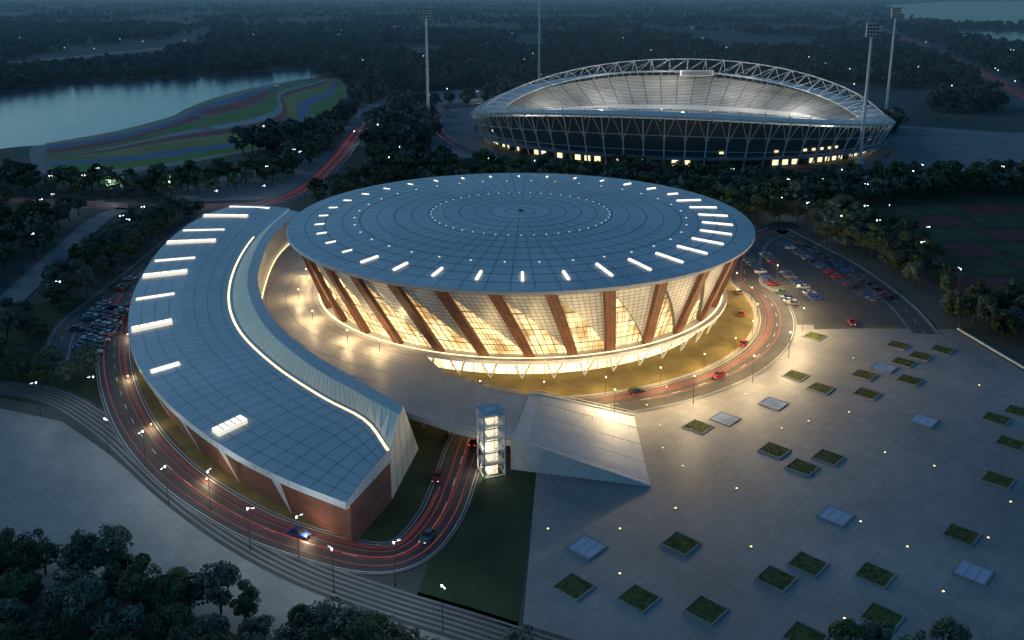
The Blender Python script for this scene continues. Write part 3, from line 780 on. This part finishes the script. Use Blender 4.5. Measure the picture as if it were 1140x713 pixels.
for me in far:
    o=bpy.data.objects.new('far_tree_variant',me); col.objects.link(o)
me=bpy.data.meshes.new('distant_forest'); me.from_pydata(pts,[],[])
fo=bpy.data.objects.new('distant_forest',me); sc.collection.objects.link(fo)
ng=bpy.data.node_groups.new('forest_scatter','GeometryNodeTree')
ng.interface.new_socket('Geometry',in_out='INPUT',socket_type='NodeSocketGeometry'); ng.interface.new_socket('Geometry',in_out='OUTPUT',socket_type='NodeSocketGeometry')
gi=ng.nodes.new('NodeGroupInput');go=ng.nodes.new('NodeGroupOutput');ip=ng.nodes.new('GeometryNodeInstanceOnPoints');ci=ng.nodes.new('GeometryNodeCollectionInfo')
ci.inputs['Collection'].default_value=col; ci.inputs['Separate Children'].default_value=True; ci.inputs['Reset Children'].default_value=True
ip.inputs['Pick Instance'].default_value=True
rv=ng.nodes.new('FunctionNodeRandomValue'); rv.data_type='FLOAT_VECTOR'; rv.inputs[0].default_value=(0,0,0); rv.inputs[1].default_value=(0,0,6.28)
rs=ng.nodes.new('FunctionNodeRandomValue'); rs.data_type='FLOAT'; rs.inputs[2].default_value=1.0; rs.inputs[3].default_value=2.1; rs.inputs['Seed'].default_value=4
ng.links.new(gi.outputs[0],ip.inputs['Points']); ng.links.new(ci.outputs[0],ip.inputs['Instance']); ng.links.new(rv.outputs[0],ip.inputs['Rotation']); ng.links.new(rs.outputs[1],ip.inputs['Scale']); ng.links.new(ip.outputs[0],go.inputs[0])
md=fo.modifiers.new('scatter','NODES'); md.node_group=ng
# ---------------------------------------------------------------- EVENING MIST over the river plain (real scattering volume)
mm=bpy.data.materials.new('evening_mist'); mm.use_nodes=True; n_=mm.node_tree.nodes; n_.remove(n_['Principled BSDF'])
vs=n_.new('ShaderNodeVolumeScatter'); vs.inputs['Color'].default_value=(.72,.90,1.0,1); vs.inputs['Density'].default_value=.00013; vs.inputs['Anisotropy'].default_value=0
mm.node_tree.links.new(vs.outputs[0],n_['Material Output'].inputs['Volume'])
M['mist']=mm
mb=MB(); mb.box((0,6500,47),(13000,12040,90)); mb.obj('mist',['mist'])
# ---------------------------------------------------------------- CARS
M['tyre']=mat('tyre_rubber',(.02,.02,.02),rough=.9); M['tail']=emis('tail_lamp',(1,.06,.03),3); M['headl']=emis('head_lamp',(1,.9,.7),3)
M['tailoff']=mat('tail_lens',(.25,.02,.02),rough=.2); M['headoff']=mat('head_lens',(.6,.6,.6),rough=.15)
def car_mesh(color,seed,on=False):
    mp=mat('car_paint',color,tuple(c*.95 for c in color),rough=.3,scale=.5,metal=.3)
    mb=MB()
    secs=[(-2.25,.35,.75,.80),(-2.1,.25,.88,.86),(-1.2,.22,.95,.9),(.9,.22,.95,.9),(1.9,.25,.82,.86),(2.25,.35,.66,.76)]
    def sect(x,z0,z1,w): return [Vector((x,-w,z0)),Vector((x,-w*1.0,(z0+z1)/2)),Vector((x,-w*.92,z1)),Vector((x,w*.92,z1)),Vector((x,w,(z0+z1)/2)),Vector((x,w,z0))]
    S=[sect(*s) for s in secs]
    for A,B in zip(S,S[1:]):
        for k in range(6): mb.add([A[k],A[(k+1)%6],B[(k+1)%6],B[k]],0)
    mb.add(S[0],0); mb.add(S[-1][::-1],0)
    lo=[(-1.75,-.8),(-1.75,.8),(.95,.8),(.95,-.8)]; hi=[(-1.15,-.62),(-1.15,.62),(.25,.62),(.25,-.62)]
    L=[Vector((x,y,.92)) for x,y in lo]; Hh=[Vector((x,y,1.42)) for x,y in hi]
    for k in range(4): mb.add([L[k],L[(k+1)%4],Hh[(k+1)%4],Hh[k]],1)
    mb.add(Hh,0)
    for s in (-1,1): mb.box((-.45,s*.72,1.17),(.1,.12,.5),0,0)
    for x in (-1.4,1.4):
        for s in (-1,1): mb.tube((x,s*.93,.33),(x,s*.7,.33),.33,.33,12,2,True); mb.tube((x,s*.94,.33),(x,s*.92,.33),.17,.17,8,3,True)
    for s in (-1,1):
        mb.box((-2.2,s*.6,.68),(.12,.3,.14),0,4); mb.box((2.17,s*.58,.56),(.16,.32,.13),0,5)
        mb.box((.65,s*.98,.98),(.12,.18,.1),0,0)
    me=bpy.data.meshes.new('car_mesh'); me.from_pydata(mb.v,[],mb.f)
    for k in (mp,M['darkglass'],M['tyre'],M['steelw'],M['tail' if on else 'tailoff'],M['headl' if on else 'headoff']): me.materials.append(k)
    me.polygons.foreach_set('material_index',mb.m); me.update(); return me
ccol=[(.5,.5,.5),(.03,.03,.035),(.35,.03,.03),(.04,.08,.3),(.6,.6,.58),(.15,.16,.17),(.08,.17,.06),(.05,.06,.09)]
cars=[car_mesh(c,i) for i,c in enumerate(ccol)]
cars_on=[car_mesh(c,i,True) for i,c in enumerate(ccol)]
def putcar(x,y,ang,i=None,nm='parked_car'):
    o=bpy.data.objects.new(nm,cars[random.randrange(len(cars))] if i is None else cars_on[i]); sc.collection.objects.link(o); o.location=(x,y,.085); o.rotation_euler=(0,0,ang)
mk=MB()
def row(a,b,prob,sp_=2.9):
    A,B=G(*a),G(*b); d=(B-A); n=int(d.length/sp_); an=math.atan2(d.y,d.x)+math.pi/2; dv=d.normalized(); pv=Vector((-dv.y,dv.x,0))
    for k in range(n):
        c=A+dv*(k+.5)*sp_
        if random.random()<prob: putcar(c.x,c.y,an+(math.pi if random.random()<.5 else 0)+random.uniform(-.03,.03))
        e=A+dv*k*sp_
        p=[e-pv*2.6-dv*.07,e+pv*2.6-dv*.07,e+pv*2.6+dv*.07,e-pv*2.6+dv*.07]; mk.add(atz(p,.05))
row((832,290),(888,345),.6); row((848,281),(915,340),.55); row((868,270),(985,342),.5); row((884,267),(998,336),.55)
row((88,392),(128,340),.8); row((104,396),(142,340),.7);row((84,370),(150,306),.5)
mk.obj('parking_bay_markings',['white'])
def roadcar(px,py,i,side=0):
    g=G(px,py); best=None
    for P,w in roads:
        for a,b in zip(P,P[1:]):
            dd=(a-g).length
            if best is None or dd<best[0]: best=(dd,a,b)
    t=best[2]-best[1]; putcar(g.x,g.y,math.atan2(t.y,t.x)+side,i,'car')
for p in ((708,438,1,0),(800,420,2,math.pi),(828,384,2,0),(826,351,2,0),(821,327,5,0),(487,533,2,math.pi),(528,494,1,0),(476,600,5,math.pi),(333,597,3,0),(948,361,2,0)): roadcar(*p)
# ---------------------------------------------------------------- STREET LAMPS
def lamp_mesh():
    mb=MB(); mb.tube((0,0,0),(0,0,.5),.16,.14,8,0); mb.tube((0,0,.5),(0,0,8.2),.09,.055,6,0)
    mb.tube((0,0,8.2),(.4,0,8.55),.05,.045,5,0); mb.tube((.4,0,8.55),(.8,0,8.6),.045,.04,5,0); mb.box((1.0,0,8.6),(.7,.28,.12),0,0)
    mb.box((1.0,0,8.51),(.55,.22,.06),0,1)
    mb.tube((0,0,8.2),(0,0,8.55),.07,.15,8,1,True)
    me=bpy.data.meshes.new('street_lamp_mesh'); me.from_pydata(mb.v,[],mb.f); me.materials.append(M['steeld']); me.materials.append(M['lampw']); me.polygons.foreach_set('material_index',mb.m); me.update(); return me
lm=lamp_mesh()
def lamp(px,py,light=True,w=None,e=900,col=(.8,.92,1.0),sc_=1):
    c=w if w else G(px,py); o=bpy.data.objects.new('street_lamp',lm); sc.collection.objects.link(o); o.location=(c.x,c.y,0); o.rotation_euler=(0,0,random.uniform(0,6.28)); o.scale=(sc_,)*3
    if light:
        l=bpy.data.lights.new('lamp_light','POINT'); l.energy=e; l.color=col; l.shadow_soft_size=.3
        q=bpy.data.objects.new('lamp_light',l); sc.collection.objects.link(q); q.parent=o; q.location=(0,0,9.1)
for p in ((45,462),(121,505),(163,520),(188,562),(235,568),(279,612),(333,622),(372,660),(440,652),(493,703),(108,455)): lamp(*p,e=750)
for p in ((296,226),(243,232),(190,224),(125,222),(60,236),(395,160),(440,118),(532,112),(869,240),(935,262),(480,122)): lamp(*p,e=1500)
rb=random.Random(21); cand=[b for b in belts if b[1]>150]; rb.shuffle(cand)
for x,y in cand[:46]:
    lamp(0,0,light=False,w=Vector((x+2.6,y-3.2,0)),sc_=1.25)
mb=MB(); rr=random.Random(12)
for P,w in (roads[7],roads[8]):
    Q=resample(P,30)
    for p in Q[::2]:
        mb.tube((p.x,p.y,0),(p.x,p.y,10),.15,.1,4,0); mb.tube((p.x,p.y,10),(p.x,p.y,11.0),.5,.5,6,1,True)
for _ in range(60):
    y=rr.uniform(560,2200); x=rr.uniform(-.6,.6)*y
    if any(inpoly(x,y,P) for P in EXCL): continue
    mb.tube((x,y,0),(x,y,16),.15,.1,4,0); mb.tube((x,y,16),(x,y,16.9),.45,.45,6,1,True)
M['lampfar']=emis('distant_lamp',(.7,.88,1.0),2.4)
mb.obj('distant_street_lamps',['steeld','lampfar'])
def flood(c,e,col=(1,.76,.44),nm='added_glow_post',zl=2.2):  # posts and point lights added to spread a warm glow
    mb=MB(); mb.tube((c.x,c.y,c.z),(c.x,c.y,c.z+zl-.5),.08,.08,6,0); mb.tube((c.x,c.y,c.z+zl-.5),(c.x,c.y,c.z+zl-.3),.12,.12,8,1,True); o=mb.obj(nm,['steeld','addlamp'])
    l=bpy.data.lights.new('added_glow_light','POINT'); l.energy=e; l.color=col; l.shadow_soft_size=.4
    q=bpy.data.objects.new('added_glow_light',l); sc.collection.objects.link(q); q.location=(c.x,c.y,c.z+zl); q.parent=o
for a in range(-8,108,12): flood(ring(77.0,R_(a),.06),3600,zl=5,col=(1,.66,.28))
for a in range(14,100,14): flood(ring(90.5,R_(a),.06),8500,zl=8,col=(1,.74,.42))  # added posts outside the road, spilling warmth onto the plaza
for a in (-110,-92,-75,-58,-42,-32): flood(ring(72,R_(a),6.3),2600,zl=3.5,col=(1,.68,.34))
for k in range(8,NR,7):
    p=O[k]+(O[k]-I[k]).normalized()*1.5; flood(Vector((p.x,p.y,.05)),600,zl=1.4)
# ---------------------------------------------------------------- WORLD, SUN, CAMERA
w=bpy.data.worlds.new('World'); sc.world=w; w.use_nodes=True; N=w.node_tree.nodes; L=w.node_tree.links
bg=N['Background']; sk=N.new('ShaderNodeTexSky'); sk.sky_type='NISHITA'; sk.sun_disc=False; sk.sun_elevation=R_(7); sk.sun_rotation=R_(-60); sk.ozone_density=4
hs=N.new('ShaderNodeMixRGB'); hs.blend_type='MULTIPLY'; hs.inputs[0].default_value=1; hs.inputs[2].default_value=(.60,.91,.98,1)
L.new(sk.outputs[0],hs.inputs[1]); L.new(hs.outputs[0],bg.inputs['Color']); bg.inputs['Strength'].default_value=.148
s=bpy.data.lights.new('sun','SUN'); s.energy=.2; s.angle=R_(15); s.color=(.70,.93,1.0); so=bpy.data.objects.new('sun',s); sc.collection.objects.link(so)
so.rotation_euler=(R_(58),0,R_(-120))
cd=bpy.data.cameras.new('camera'); cam=bpy.data.objects.new('camera',cd); sc.collection.objects.link(cam)
cam.location=(0,0,HC); cam.rotation_euler=(R_(90)-TH,0,0); cd.sensor_width=36; cd.lens=36*FP/1140; cd.shift_y=-(356.5-YP)/1140; cd.clip_end=40000; cd.clip_start=1
sc.camera=cam
sc.view_settings.view_transform='Standard'; sc.view_settings.look='None'; sc.view_settings.exposure=0
print('trees far',len(pts))
